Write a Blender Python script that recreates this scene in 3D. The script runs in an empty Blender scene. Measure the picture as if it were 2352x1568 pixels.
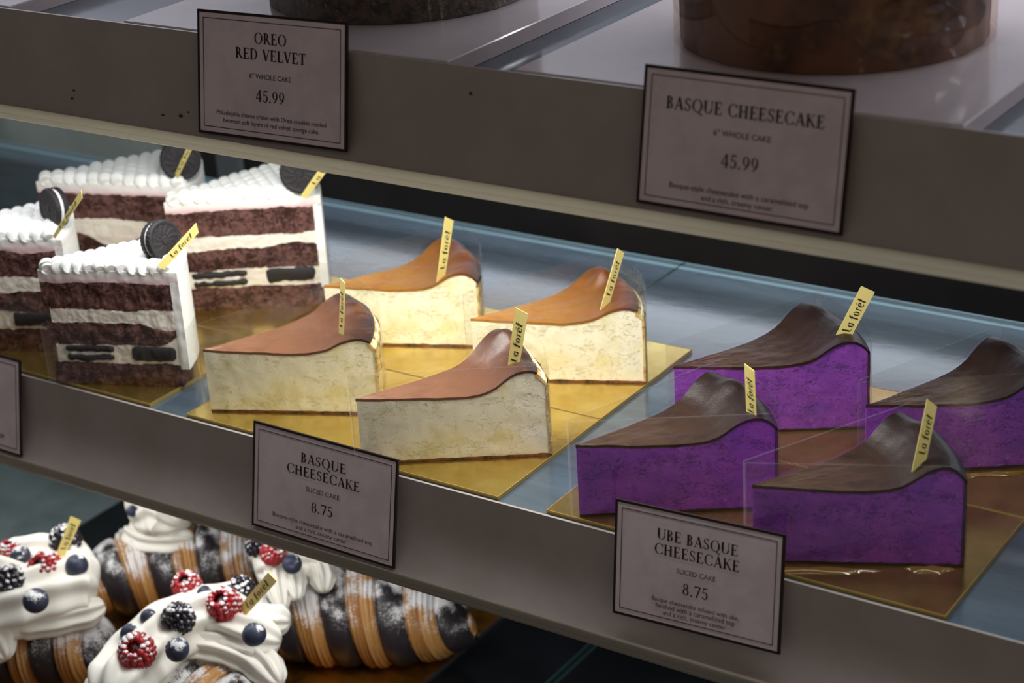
import bpy, math, random
from mathutils import Vector, Matrix, noise
pi = math.pi
scene = bpy.context.scene
COL = scene.collection

# ------------------------------------------------------------------ camera, world, exposure, lamps
cam_d = bpy.data.cameras.new('camera')
cam_d.lens = 67.72
cam_d.sensor_width = 36.0
cam_d.clip_start = 0.02
cam_o = bpy.data.objects.new('camera', cam_d)
COL.objects.link(cam_o)
CR = Vector((0.8310, 0.5531, -0.0589)); CU = Vector((-0.1779, 0.3647, 0.9140)); CF = Vector((-0.5270, 0.7491, -0.4015))
m4 = Matrix(((CR.x, CU.x, -CF.x, 0.5354), (CR.y, CU.y, -CF.y, -0.7509), (CR.z, CU.z, -CF.z, 0.5020), (0, 0, 0, 1)))
loc = m4.to_translation()
cam_o.matrix_world = Matrix.Translation(loc) @ m4.to_quaternion().to_matrix().to_4x4()
cam_d.dof.use_dof = True
cam_d.dof.focus_distance = 1.07
cam_d.dof.aperture_fstop = 9.0
scene.camera = cam_o

vs = scene.view_settings
vs.view_transform = 'Standard'
vs.look = 'None'
vs.gamma = 1.0
vs.use_curve_mapping = False
vs.exposure = 0.0

world = bpy.data.worlds.new('shop_ambient')
world.use_nodes = True
bg = world.node_tree.nodes['Background']
bg.inputs['Color'].default_value = (1.0, 0.91, 0.85, 1)
bg.inputs['Strength'].default_value = 0.135
scene.world = world


R120 = 2 * pi / 3


def area(name, loc, size, watts, col, target, spread=pi):
    d = bpy.data.lights.new(name, 'AREA')
    d.shape = 'RECTANGLE'
    d.size, d.size_y = size
    d.energy = watts
    d.color = col
    d.spread = spread
    o = bpy.data.objects.new(name, d)
    o.location = loc
    o.rotation_euler = (Vector(target) - Vector(loc)).to_track_quat('-Z', 'Y').to_euler()
    COL.objects.link(o)
    return o


LED = (0.98, 1.0, 0.97)
area('led_under_upper_shelf', (-0.085, 0.060, 0.208), (0.42, 0.012), 1.20, LED, (-0.085, 0.095, 0.0))
area('added_strip_foot_light', (-0.16, 0.012, 0.196), (1.2, 0.008), 0.90, (0.92, 0.95, 1.0), (-0.16, 0.004, 0.0))  # second lamp row, added to brighten the foot of the lower strip
area('added_rear_band_light', (0.06, 0.372, 0.012), (1.2, 0.008), 1.7, (0.86, 0.92, 1.0), (0.06, 0.425, 0.085), R120)  # unseen lamp, added to light the rear bar mirrored in the shelf
area('led_under_lower_shelf', (-0.25, 0.030, -0.066), (1.9, 0.012), 1.6, (1.0, 0.99, 0.96), (-0.25, 0.045, -0.25))
area('case_top_led', (-0.1, 0.39, 0.47), (1.7, 0.02), 4.6, (0.92, 0.94, 1.0), (-0.1, 0.40, 0.24))


def bulb(name, loc, watts, r, col):
    d = bpy.data.lights.new(name, 'POINT')
    d.energy = watts
    d.shadow_soft_size = r
    d.color = col
    o = bpy.data.objects.new(name, d)
    o.location = loc
    COL.objects.link(o)


# unseen warm bulbs, added to put streak highlights on the whole cake's creased collar
for x, y, z in ((1.25, -0.50, 0.62), (1.10, -0.70, 0.55), (1.35, -0.25, 0.70), (1.30, -0.42, 0.50), (1.00, -0.85, 0.66), (1.38, -0.10, 0.58)):
    bulb('added_warm_bulb', (x, y, z), 0.32, 0.011, (1.0, 0.74, 0.40))


# ------------------------------------------------------------------ helpers
def hexlin(h):
    h = h.lstrip('#')
    return tuple((lambda c: c / 12.92 if c <= 0.04045 else ((c + 0.055) / 1.055) ** 2.4)(int(h[i:i + 2], 16) / 255) for i in (0, 2, 4))


def mat(name, col, rough=0.5, metal=0.0, spec=0.5, bump=None, vary=None, coat=0.0, attr=None, emit=None, glow=None, pits=None):
    """bump=(scale, strength, distance, detail); vary=[(scale, colour, lo, hi), ...] noise mixed over the base; attr=(name, [(pos, colour)...])"""
    m = bpy.data.materials.new(name)
    m.use_nodes = True
    nt = m.node_tree
    N, Lk = nt.nodes, nt.links
    p = N['Principled BSDF']
    p.inputs['Roughness'].default_value = rough
    p.inputs['Metallic'].default_value = metal
    p.inputs['Specular IOR Level'].default_value = spec
    p.inputs['Coat Weight'].default_value = coat
    p.inputs['Coat Roughness'].default_value = 0.12
    c4 = (*col, 1)
    p.inputs['Base Color'].default_value = c4
    tc = N.new('ShaderNodeTexCoord')
    out = None
    if attr:
        a = N.new('ShaderNodeAttribute')
        a.attribute_name = attr[0]
        r = N.new('ShaderNodeValToRGB')
        els = r.color_ramp.elements
        st = attr[1]
        els[0].position, els[0].color = st[0][0], (*st[0][1], 1)
        els[1].position, els[1].color = st[-1][0], (*st[-1][1], 1)
        for pos, c in st[1:-1]:
            e = els.new(pos)
            e.color = (*c, 1)
        Lk.new(a.outputs['Fac'], r.inputs['Fac'])
        out = r.outputs['Color']
    for v in (vary or []):
        sc_, c2, lo, hi = v[:4]
        n = N.new('ShaderNodeTexNoise')
        n.inputs['Scale'].default_value = sc_
        n.inputs['Detail'].default_value = 5
        n.inputs['Roughness'].default_value = 0.62
        if len(v) > 4:
            mp = N.new('ShaderNodeMapping')
            mp.inputs['Scale'].default_value = v[4]
            Lk.new(tc.outputs['Object'], mp.inputs['Vector'])
            Lk.new(mp.outputs['Vector'], n.inputs['Vector'])
        else:
            Lk.new(tc.outputs['Object'], n.inputs['Vector'])
        mr = N.new('ShaderNodeMapRange')
        mr.inputs['From Min'].default_value = lo
        mr.inputs['From Max'].default_value = hi
        Lk.new(n.outputs['Fac'], mr.inputs['Value'])
        mx = N.new('ShaderNodeMix')
        mx.data_type = 'RGBA'
        Lk.new(mr.outputs['Result'], mx.inputs['Factor'])
        if out is None:
            mx.inputs['A'].default_value = c4
        else:
            Lk.new(out, mx.inputs['A'])
        mx.inputs['B'].default_value = (*c2, 1)
        out = mx.outputs['Result']
    hgt = None
    if pits:
        # crumb holes: (scale, colour, lo, hi, depth, stretch)
        mp = N.new('ShaderNodeMapping')
        mp.inputs['Scale'].default_value = pits[5]
        Lk.new(tc.outputs['Object'], mp.inputs['Vector'])
        n = N.new('ShaderNodeTexNoise')
        n.inputs['Scale'].default_value = pits[0]
        n.inputs['Detail'].default_value = 6
        n.inputs['Roughness'].default_value = 0.65
        n.inputs['Distortion'].default_value = 0.6
        Lk.new(mp.outputs['Vector'], n.inputs['Vector'])
        big = N.new('ShaderNodeTexNoise')
        big.inputs['Scale'].default_value = pits[0] * 0.16
        Lk.new(mp.outputs['Vector'], big.inputs['Vector'])
        sm = N.new('ShaderNodeMath'); sm.operation = 'MULTIPLY_ADD'; sm.inputs[1].default_value = 0.6
        Lk.new(big.outputs['Fac'], sm.inputs[0]); Lk.new(n.outputs['Fac'], sm.inputs[2])
        mr = N.new('ShaderNodeMapRange')
        mr.inputs['From Min'].default_value = pits[2] + 0.30
        mr.inputs['From Max'].default_value = pits[3] + 0.30
        Lk.new(sm.outputs[0], mr.inputs['Value'])
        mx = N.new('ShaderNodeMix'); mx.data_type = 'RGBA'
        Lk.new(mr.outputs['Result'], mx.inputs['Factor'])
        if out is None:
            mx.inputs['A'].default_value = c4
        else:
            Lk.new(out, mx.inputs['A'])
        mx.inputs['B'].default_value = (*pits[1], 1)
        out = mx.outputs['Result']
        b0 = N.new('ShaderNodeBump')
        b0.invert = True
        b0.inputs['Strength'].default_value = 0.9
        b0.inputs['Distance'].default_value = pits[4]
        Lk.new(mr.outputs['Result'], b0.inputs['Height'])
        hgt = b0.outputs['Normal']
        Lk.new(hgt, p.inputs['Normal'])
    if out is not None:
        Lk.new(out, p.inputs['Base Color'])
    if bump:
        n = N.new('ShaderNodeTexNoise')
        n.inputs['Scale'].default_value = bump[0]
        n.inputs['Detail'].default_value = bump[3] if len(bump) > 3 else 4
        Lk.new(tc.outputs['Object'], n.inputs['Vector'])
        b = N.new('ShaderNodeBump')
        b.inputs['Strength'].default_value = bump[1]
        b.inputs['Distance'].default_value = bump[2]
        Lk.new(n.outputs['Fac'], b.inputs['Height'])
        if hgt:
            Lk.new(hgt, b.inputs['Normal'])
        Lk.new(b.outputs['Normal'], p.inputs['Normal'])
    if glow:
        # plastic thin enough for the lamp behind it to shine through
        t = N.new('ShaderNodeBsdfTranslucent')
        t.inputs['Color'].default_value = (*glow[1], 1)
        ms = N.new('ShaderNodeMixShader')
        ms.inputs['Fac'].default_value = glow[0]
        Lk.new(p.outputs[0], ms.inputs[1])
        Lk.new(t.outputs[0], ms.inputs[2])
        Lk.new(ms.outputs[0], N['Material Output'].inputs['Surface'])
    if emit:
        p.inputs['Emission Color'].default_value = (*emit[0], 1)
        p.inputs['Emission Strength'].default_value = emit[1]
    return m


def film_mat(name, tint, base=0.03, edge=0.30, rough=0.06, cut=False):
    m = bpy.data.materials.new(name)
    m.use_nodes = True
    nt = m.node_tree
    N, Lk = nt.nodes, nt.links
    N.remove(N['Principled BSDF'])
    o = N['Material Output']
    tr = N.new('ShaderNodeBsdfTransparent')
    tr.inputs['Color'].default_value = (*tint, 1)
    gl = N.new('ShaderNodeBsdfTranslucent' if cut else 'ShaderNodeBsdfGlossy')
    if not cut:
        gl.inputs['Roughness'].default_value = rough
    gl.inputs['Color'].default_value = (1, 1, 1, 1)
    lw = N.new('ShaderNodeLayerWeight')
    lw.inputs['Blend'].default_value = 0.25
    ma = N.new('ShaderNodeMath')
    ma.operation = 'MULTIPLY_ADD'
    ma.inputs[1].default_value = edge
    ma.inputs[2].default_value = base
    Lk.new(lw.outputs['Facing'], ma.inputs[0])
    mx = N.new('ShaderNodeMixShader')
    Lk.new(ma.outputs[0], mx.inputs['Fac'])
    Lk.new(tr.outputs[0], mx.inputs[1])
    Lk.new(gl.outputs[0], mx.inputs[2])
    Lk.new(mx.outputs[0], o.inputs['Surface'])
    return m


def sugar_mat(name, col=None, attr=None, rough=0.5, amount=(0.80, 0.94), scale=900, patch=(70, 0.45, 0.62), spec=0.4, bump=None):
    """A surface with icing sugar dusted on its upward faces."""
    m = mat(name, col or (1, 1, 1), rough, spec=spec, attr=attr, bump=bump)
    nt = m.node_tree
    N, Lk = nt.nodes, nt.links
    p = N['Principled BSDF']
    tc = N.new('ShaderNodeTexCoord')
    g = N.new('ShaderNodeNewGeometry')
    sx = N.new('ShaderNodeSeparateXYZ')
    Lk.new(g.outputs['Normal'], sx.inputs[0])
    up = N.new('ShaderNodeMapRange')
    up.inputs['From Min'].default_value = 0.05
    up.inputs['From Max'].default_value = 0.85
    Lk.new(sx.outputs['Z'], up.inputs['Value'])
    n1 = N.new('ShaderNodeTexNoise')
    n1.inputs['Scale'].default_value = patch[0]
    n1.inputs['Detail'].default_value = 3
    Lk.new(tc.outputs['Object'], n1.inputs['Vector'])
    r1 = N.new('ShaderNodeMapRange')
    r1.inputs['From Min'].default_value = patch[1]
    r1.inputs['From Max'].default_value = patch[2]
    Lk.new(n1.outputs['Fac'], r1.inputs['Value'])
    n2 = N.new('ShaderNodeTexNoise')
    n2.inputs['Scale'].default_value = scale
    n2.inputs['Detail'].default_value = 2
    Lk.new(tc.outputs['Object'], n2.inputs['Vector'])
    ad = N.new('ShaderNodeMath'); ad.operation = 'MULTIPLY'
    Lk.new(up.outputs[0], ad.inputs[0]); Lk.new(r1.outputs[0], ad.inputs[1])
    sm = N.new('ShaderNodeMath'); sm.operation = 'MULTIPLY_ADD'; sm.inputs[1].default_value = 0.70
    hf = N.new('ShaderNodeMath'); hf.operation = 'MULTIPLY'; hf.inputs[1].default_value = 0.95
    Lk.new(n2.outputs['Fac'], hf.inputs[0])
    Lk.new(ad.outputs[0], sm.inputs[0]); Lk.new(hf.outputs[0], sm.inputs[2])
    r3 = N.new('ShaderNodeMapRange')
    r3.inputs['From Min'].default_value = amount[0]
    r3.inputs['From Max'].default_value = amount[1]
    Lk.new(sm.outputs[0], r3.inputs['Value'])
    mx = N.new('ShaderNodeMix'); mx.data_type = 'RGBA'
    Lk.new(r3.outputs[0], mx.inputs['Factor'])
    bc = p.inputs['Base Color']
    if bc.is_linked:
        Lk.new(bc.links[0].from_socket, mx.inputs['A'])
    else:
        mx.inputs['A'].default_value = bc.default_value
    mx.inputs['B'].default_value = (0.82, 0.82, 0.84, 1)
    Lk.new(mx.outputs['Result'], bc)
    return m


class MB:
    def __init__(self):
        self.v, self.f, self.mi, self.at = [], [], [], []

    def add(self, vs_, fs, mi=0, at=None):
        b = len(self.v)
        self.v.extend(tuple(p) for p in vs_)
        self.at.extend(at if at is not None else [0.0] * len(vs_))
        for f in fs:
            self.f.append(tuple(b + i for i in f))
            self.mi.append(mi)

    def grid(self, nu, nv, fn, mi=0, at=None, cu=False, cv=False, flip=False):
        vs_, av = [], []
        for i in range(nu):
            for j in range(nv):
                u = i / (nu if cu else nu - 1)
                w = j / (nv if cv else nv - 1)
                vs_.append(fn(u, w))
                if at:
                    av.append(at(u, w))
        fs = []
        for i in range(nu if cu else nu - 1):
            for j in range(nv if cv else nv - 1):
                a, b_ = i * nv + j, ((i + 1) % nu) * nv + j
                c, d = ((i + 1) % nu) * nv + (j + 1) % nv, i * nv + (j + 1) % nv
                fs.append((a, d, c, b_) if flip else (a, b_, c, d))
        self.add(vs_, fs, mi, av if at else None)

    def box(self, lo, hi, mi=0):
        (x0, y0, z0), (x1, y1, z1) = lo, hi
        self.add([(x0, y0, z0), (x1, y0, z0), (x1, y1, z0), (x0, y1, z0), (x0, y0, z1), (x1, y0, z1), (x1, y1, z1), (x0, y1, z1)],
                 [(0, 3, 2, 1), (4, 5, 6, 7), (0, 1, 5, 4), (1, 2, 6, 5), (2, 3, 7, 6), (3, 0, 4, 7)], mi)

    def sphere(self, c, r, nu=10, nv=7, sq=(1, 1, 1), mi=0):
        vs_, fs = [], []
        for j in range(nv + 1):
            ph = pi * j / nv
            for i in range(nu):
                th = 2 * pi * i / nu
                vs_.append((c[0] + r * sq[0] * math.sin(ph) * math.cos(th), c[1] + r * sq[1] * math.sin(ph) * math.sin(th), c[2] + r * sq[2] * math.cos(ph)))
        for j in range(nv):
            for i in range(nu):
                a, b_ = j * nu + i, j * nu + (i + 1) % nu
                fs.append((a, a + nu, b_ + nu, b_))
        self.add(vs_, fs, mi)

    def tube(self, path, rad, nseg=16, star=0, amp=0.0, twist=0.0, mi=0):
        """A tube with rounded ends along path; star>0 gives a fluted piped section."""
        n = len(path)
        P = [Vector(p) for p in path]
        up = Vector((0, 0, 1))
        def fn(i, j):
            t = (P[min(i + 1, n - 1)] - P[max(i - 1, 0)]).normalized()
            s = t.cross(up)
            s = s.normalized() if s.length > 1e-6 else Vector((1, 0, 0))
            u = s.cross(t)
            a = 2 * pi * j / nseg
            r = rad[i] * (1 + amp * math.cos(star * a + twist * i)) if star else rad[i]
            return P[i] + (s * math.cos(a) + u * math.sin(a)) * r
        vs_ = [fn(i, j) for i in range(n) for j in range(nseg)]
        fs = []
        for i in range(n - 1):
            for j in range(nseg):
                fs.append((i * nseg + j, i * nseg + (j + 1) % nseg, (i + 1) * nseg + (j + 1) % nseg, (i + 1) * nseg + j))
        fs.append(tuple(range(nseg - 1, -1, -1)))
        fs.append(tuple((n - 1) * nseg + j for j in range(nseg)))
        self.add(vs_, fs, mi)

    def build(self, name, mats, parent=None, smooth=False, attr=None, merge=False):
        me = bpy.data.meshes.new(name)
        me.from_pydata(self.v, [], self.f)
        for m in (mats if isinstance(mats, (list, tuple)) else [mats]):
            me.materials.append(m)
        me.polygons.foreach_set('material_index', self.mi)
        if attr:
            a = me.attributes.new(attr, 'FLOAT', 'POINT')
            a.data.foreach_set('value', self.at)
        if merge:
            import bmesh
            bm = bmesh.new()
            bm.from_mesh(me)
            bmesh.ops.remove_doubles(bm, verts=bm.verts, dist=merge)
            bmesh.ops.recalc_face_normals(bm, faces=bm.faces)
            bm.to_mesh(me)
            bm.free()
        if smooth:
            me.polygons.foreach_set('use_smooth', [True] * len(me.polygons))
            if smooth == 'auto':
                try:
                    me.set_sharp_from_angle(angle=math.radians(50))
                except Exception:
                    pass
        me.update()
        o = bpy.data.objects.new(name, me)
        COL.objects.link(o)
        if parent:
            o.parent = parent
        return o


def thing(name, label, cat, loc=(0, 0, 0), rz=0.0, group=None):
    o = bpy.data.objects.new(name, None)
    o.empty_display_size = 0.02
    COL.objects.link(o)
    o.location = loc
    o.rotation_euler = (0, 0, rz)
    o['label'] = label
    o['category'] = cat
    if group:
        o['group'] = group
    return o


def tag(o, label, cat, group=None):
    o['label'] = label
    o['category'] = cat
    if group:
        o['group'] = group
    return o


def struct(o, label=None):
    o['kind'] = 'structure'
    if label:
        o['label'] = label
    return o


def fbm(x, y, z, s):
    return noise.fractal(Vector((x * s, y * s, z * s)), 0.8, 2.0, 4)


def interp(pts, x):
    if x <= pts[0][0]:
        return pts[0][1]
    for (a, b), (c, d) in zip(pts, pts[1:]):
        if x <= c:
            t = (x - a) / (c - a)
            t = t * t * (3 - 2 * t) if False else t
            return b + (d - b) * t
    return pts[-1][1]


# ------------------------------------------------------------------ lettering
class Glyphs:
    """Strokes in a box with cap height 1, gathered as flat polygons."""
    def __init__(self):
        self.p = []

    def L(self, x0, y0, x1, y1, w):
        if abs(x1 - x0) > abs(y1 - y0) * 3:
            self.p.append([(x0, y0 - w / 2), (x1, y1 - w / 2), (x1, y1 + w / 2), (x0, y0 + w / 2)])
        else:
            self.p.append([(x0 - w / 2, y0), (x0 + w / 2, y0), (x1 + w / 2, y1), (x1 - w / 2, y1)])

    def R(self, cx, cy, rx, ry, a0, a1, W=.15, t=.05, ang=0, n=28):
        st = []
        for i in range(n + 1):
            a = math.radians(a0 + (a1 - a0) * i / n)
            w = t + (W - t) * abs(math.cos(a - math.radians(ang))) ** 1.4
            c, s = math.cos(a), math.sin(a)
            st.append(((cx + rx * c, cy + ry * s), (cx + (rx - w) * c, cy + (ry - min(w, .95 * ry) * .9) * s)))
        for (a, b), (c, d) in zip(st, st[1:]):
            self.p.append([a, b, d, c])

    def S(self, x, y, w=.26):
        self.L(x - w / 2, y, x + w / 2, y, .05)


def serif_glyph(ch):
    g = Glyphs()
    T, t = .172, .068
    b, tp = .025, .975
    if ch == 'A':
        g.L(.10, 0, .40, 1, .06); g.L(.66, 0, .39, 1, T); g.L(.18, .33, .55, .33, t); g.S(.10, b, .22); g.S(.66, b, .26); adv = .78
    elif ch == 'B':
        g.L(.17, 0, .17, 1, T); g.R(.27, .755, .25, .245, -90, 90); g.R(.27, .265, .30, .265, -90, 90); g.L(.04, tp, .28, tp, t); g.L(.17, .52, .28, .52, t); g.L(.04, b, .28, b, t); adv = .66
    elif ch == 'C':
        g.R(.45, .5, .42, .52, 42, 318); g.L(.75, .68, .75, .97, .05); g.L(.75, .04, .75, .30, .05); adv = .82
    elif ch == 'D':
        g.L(.17, 0, .17, 1, T); g.R(.34, .5, .44, .5, -90, 90); g.L(.04, tp, .35, tp, t); g.L(.04, b, .35, b, t); adv = .86
    elif ch == 'E':
        g.L(.17, 0, .17, 1, T); g.L(.04, tp, .56, tp, t); g.L(.17, .52, .44, .52, t); g.L(.04, b, .60, b, t); g.L(.56, .78, .56, 1, .05); g.L(.44, .42, .44, .62, .04); g.L(.60, 0, .60, .24, .05); adv = .68
    elif ch == 'H':
        g.L(.17, 0, .17, 1, T); g.L(.66, 0, .66, 1, T); g.L(.17, .51, .66, .51, t)
        for x in (.17, .66):
            g.S(x, b, .30); g.S(x, tp, .30)
        adv = .86
    elif ch == 'K':
        g.L(.17, 0, .17, 1, T); g.L(.62, 1, .22, .47, .06); g.L(.70, 0, .33, .60, T); g.S(.17, b, .3); g.S(.17, tp, .3); g.S(.62, tp, .24); g.S(.72, b, .24); adv = .80
    elif ch == 'L':
        g.L(.17, 0, .17, 1, T); g.S(.17, tp, .3); g.L(.04, b, .58, b, t); g.L(.58, 0, .58, .26, .05); adv = .64
    elif ch in 'OQ':
        g.R(.46, .5, .43, .52, 0, 360, n=44)
        if ch == 'Q':
            g.p.append([(.42, .04), (.55, .04), (.98, -.22), (.80, -.24)])
        adv = .92
    elif ch == 'R':
        g.L(.17, 0, .17, 1, T); g.R(.27, .745, .27, .255, -90, 90); g.L(.04, tp, .28, tp, t); g.L(.17, .50, .28, .50, t); g.L(.68, 0, .34, .52, T); g.S(.17, b, .3); g.S(.70, b, .22); adv = .76
    elif ch == 'S':
        g.R(.30, .745, .23, .265, 35, 245, .13, .05, 20); g.R(.29, .265, .25, .275, -145, 65, .13, .05, 20)
        g.p.append([(.12, .66), (.20, .52), (.50, .36), (.42, .52)]); g.L(.50, .74, .50, .97, .045); g.L(.07, .05, .07, .30, .045); adv = .60
    elif ch == 'T':
        g.L(.36, 0, .36, 1, T); g.S(.36, b, .3); g.L(.04, tp, .68, tp, t); g.L(.05, .76, .05, 1, .05); g.L(.67, .76, .67, 1, .05); adv = .72
    elif ch == 'U':
        g.L(.17, .3, .17, 1, T); g.R(.42, .33, .325, .35, 180, 360, .14, .05); g.L(.72, .3, .72, 1, .06); g.S(.17, tp, .3); g.S(.72, tp, .24); adv = .86
    elif ch == 'V':
        g.L(.40, 0, .12, 1, T); g.L(.41, 0, .68, 1, .06); g.S(.12, tp, .28); g.S(.68, tp, .24); adv = .78
    elif ch == '4':
        g.L(.04, .30, .42, 1, .07); g.L(.03, .28, .62, .28, .07); g.L(.44, 0, .44, 1, .13); g.S(.44, b, .26); adv = .68
    elif ch == '5':
        g.L(.14, .95, .52, .95, .10); g.L(.13, .52, .15, .95, .06); g.R(.27, .32, .27, .33, -150, 125, .13, .06); adv = .62
    elif ch == '7':
        g.L(.05, .95, .58, .95, .10); g.L(.22, 0, .53, .95, .12); g.L(.06, .78, .06, .98, .05); adv = .62
    elif ch == '8':
        g.R(.31, .76, .22, .25, 0, 360, .12, .05); g.R(.31, .27, .27, .28, 0, 360, .13, .05); adv = .66
    elif ch == '9':
        g.R(.31, .66, .27, .35, 0, 360, .13, .05); g.R(.02, .66, .56, .68, -75, 0, .13, .06); adv = .66
    elif ch == '.':
        g.R(.12, .07, .08, .08, 0, 360, .08, .08, n=12); adv = .30
    else:
        adv = .36
    return g.p, adv


def script_glyph(ch):
    g = Glyphs()
    T, t = .17, .06
    if ch == 'L':
        g.L(.10, .12, .16, 1, T); g.R(.26, .16, .20, .18, 160, 330, .10, .04); adv = .56
    elif ch == 'a':
        g.R(.28, .32, .25, .34, 40, 335, T, t); g.L(.48, .0, .50, .66, .11); adv = .66
    elif ch == 'f':
        g.L(.16, -.12, .24, .86, T); g.R(.36, .84, .15, .17, 20, 175, .09, .05); g.L(.02, .60, .44, .62, t); adv = .46
    elif ch == 'o':
        g.R(.30, .33, .27, .35, 0, 360, T, t); adv = .64
    elif ch == 'r':
        g.L(.14, 0, .18, .66, .12); g.R(.32, .50, .16, .17, 25, 170, .09, .05); adv = .44
    elif ch == 'e':
        g.R(.30, .33, .27, .35, 15, 320, T, t); g.L(.08, .36, .54, .42, t)
        g.L(.20, .78, .33, .94, .05); g.L(.33, .94, .46, .78, .05); adv = .60
    elif ch == 't':
        g.L(.14, .05, .24, 1.0, T); g.L(.02, .62, .42, .64, t); g.R(.24, .12, .12, .12, 180, 330, .07, .04); adv = .44
    else:
        adv = .30
    return g.p, adv


def layout(text, glyph, track=0.04):
    polys, x = [], 0.0
    for ch in text:
        ps, adv = glyph(ch)
        for p in ps:
            polys.append([(a + x, b) for a, b in p])
        x += adv + track
    return polys, x - track


def serif_line(mb, text, cx, cy, width, cap, put):
    polys, w = layout(text, serif_glyph, 0.05)
    sx = width / w
    for p in polys:
        mb.add([put(cx + (a - w / 2) * sx, cy + (b - .5) * cap) for a, b in p], [tuple(range(len(p)))])


_sans = {}


def sans_line(mb, text, cx, cy, width, put, xs=None):
    if text not in _sans:
        c = bpy.data.curves.new('t', 'FONT')
        c.body = text
        c.resolution_u = 3
        o = bpy.data.objects.new('t', c)
        me = bpy.data.meshes.new_from_object(o)
        _sans[text] = ([tuple(v.co) for v in me.vertices], [tuple(p.vertices) for p in me.polygons])
        bpy.data.objects.remove(o)
        bpy.data.curves.remove(c)
        bpy.data.meshes.remove(me)
    vs_, fs = _sans[text]
    if not vs_:
        return
    x0, x1 = min(v[0] for v in vs_), max(v[0] for v in vs_)
    s = width / (x1 - x0)
    mb.add([put(cx + (v[0] - (x0 + x1) / 2) * s, cy + (v[1] - .33) * s) for v in vs_], fs)


# ------------------------------------------------------------------ materials
M = {}
M['strip'] = mat('painted_metal_strip', hexlin('9d928c'), 0.42, spec=0.35, bump=(900, 0.05, 0.0004), vary=[(14, hexlin('948a83'), 0.42, 0.62)])
M['strip_lip'] = mat('strip_lip_plastic', hexlin('a79f93'), 0.32, spec=0.5, glow=(0.42, hexlin('ddd8c8')))
M['stain'] = mat('dirt_speck', hexlin('3a3128'), 0.8)
M['card'] = mat('card_paper', hexlin('d4c4c8'), 0.55, spec=0.3, vary=[(40, hexlin('c9b9bd'), 0.45, 0.6)])
M['ink'] = mat('dark_brown_ink', hexlin('2c2321'), 0.7, spec=0.15)
M['ink_soft'] = mat('grey_brown_ink', hexlin('4b4240'), 0.7, spec=0.15)
M['gold'] = mat('gold_foil_board', hexlin('dbc274'), 0.22, metal=0.95, vary=[(30, hexlin('c9a956'), 0.4, 0.65)], bump=(120, 0.10, 0.0015))
M['gold_dimmed'] = mat('dimmed_gold_board', hexlin('b89a5c'), 0.22, metal=0.88, vary=[(25, hexlin('9c7c48'), 0.4, 0.65)], bump=(90, 0.12, 0.0015))  # same gold foil, darkened in colour to stand in for dimmer reflections
M['gold_edge'] = mat('board_cut_edge', hexlin('bfa35c'), 0.35, metal=0.6)
M['pick'] = mat('gold_pick_card', hexlin('ecd985'), 0.45, metal=0.1, spec=0.5)
M['pick_ink'] = mat('pick_ink', hexlin('33301c'), 0.6, spec=0.2)
M['film'] = film_mat('clear_acetate', (0.975, 0.972, 0.965))
M['film_cut'] = film_mat('acetate_cut_edge', (0.98, 0.98, 0.97), base=0.06, edge=0.04, cut=True)
M['film_brown'] = film_mat('amber_acetate', (0.86, 0.80, 0.74), base=0.025, edge=0.22, rough=0.05)
M['shelf'] = mat('frosted_shelf_glass', hexlin('4a5862'), 0.12, spec=1.0, bump=(160, 0.06, 0.0008), vary=[(12, hexlin('414e58'), 0.4, 0.6, (1, 6, 1))])
M['glass_edge'] = mat('green_glass_edge', hexlin('6f8a90'), 0.2, spec=0.6)
M['glass_joint'] = mat('dark_green_glass_edge', hexlin('263c3c'), 0.3, spec=0.4)
M['slab'] = mat('white_marble_board', hexlin('cfc4c8'), 0.12, spec=0.45, vary=[(10, hexlin('c4b9bd'), 0.45, 0.65)])
M['dark_deck'] = mat('dark_glass_deck', hexlin('14171b'), 0.15, spec=0.5, vary=[(9, hexlin('20252a'), 0.45, 0.7)])
M['deck_reflection'] = mat('painted_deck_reflection', hexlin('7f8e90'), 0.35, spec=0.4, vary=[(6, hexlin('5d6b6d'), 0.4, 0.6)])  # paler grey painted in place of a reflection on the deck
M['deck_board'] = mat('bronze_foil_board', hexlin('b27424'), 0.30, metal=0.8, vary=[(18, hexlin('5e3d14'), 0.45, 0.6)], bump=(60, 0.2, 0.002))
M['dark_wall'] = mat('dark_rear_door', hexlin('181617'), 0.30, spec=0.5, vary=[(5, hexlin('2b2828'), 0.45, 0.7), (8, hexlin('151316'), 0.5, 0.7)])
M['frosted'] = mat('grey_green_rear_panel', hexlin('a9b5ae'), 0.55, vary=[(5, hexlin('c2ccc6'), 0.42, 0.65), (7, hexlin('87938d'), 0.5, 0.7)])
M['post'] = mat('pale_metal_post', hexlin('6f7478'), 0.35, metal=0.3)
M['band_reflector'] = mat('added_white_reflector', hexlin('d8dade'), 0.5)  # for the unseen reflector bar added behind the shelf
M['case'] = mat('case_panel', hexlin('8f8f96'), 0.6)

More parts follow.
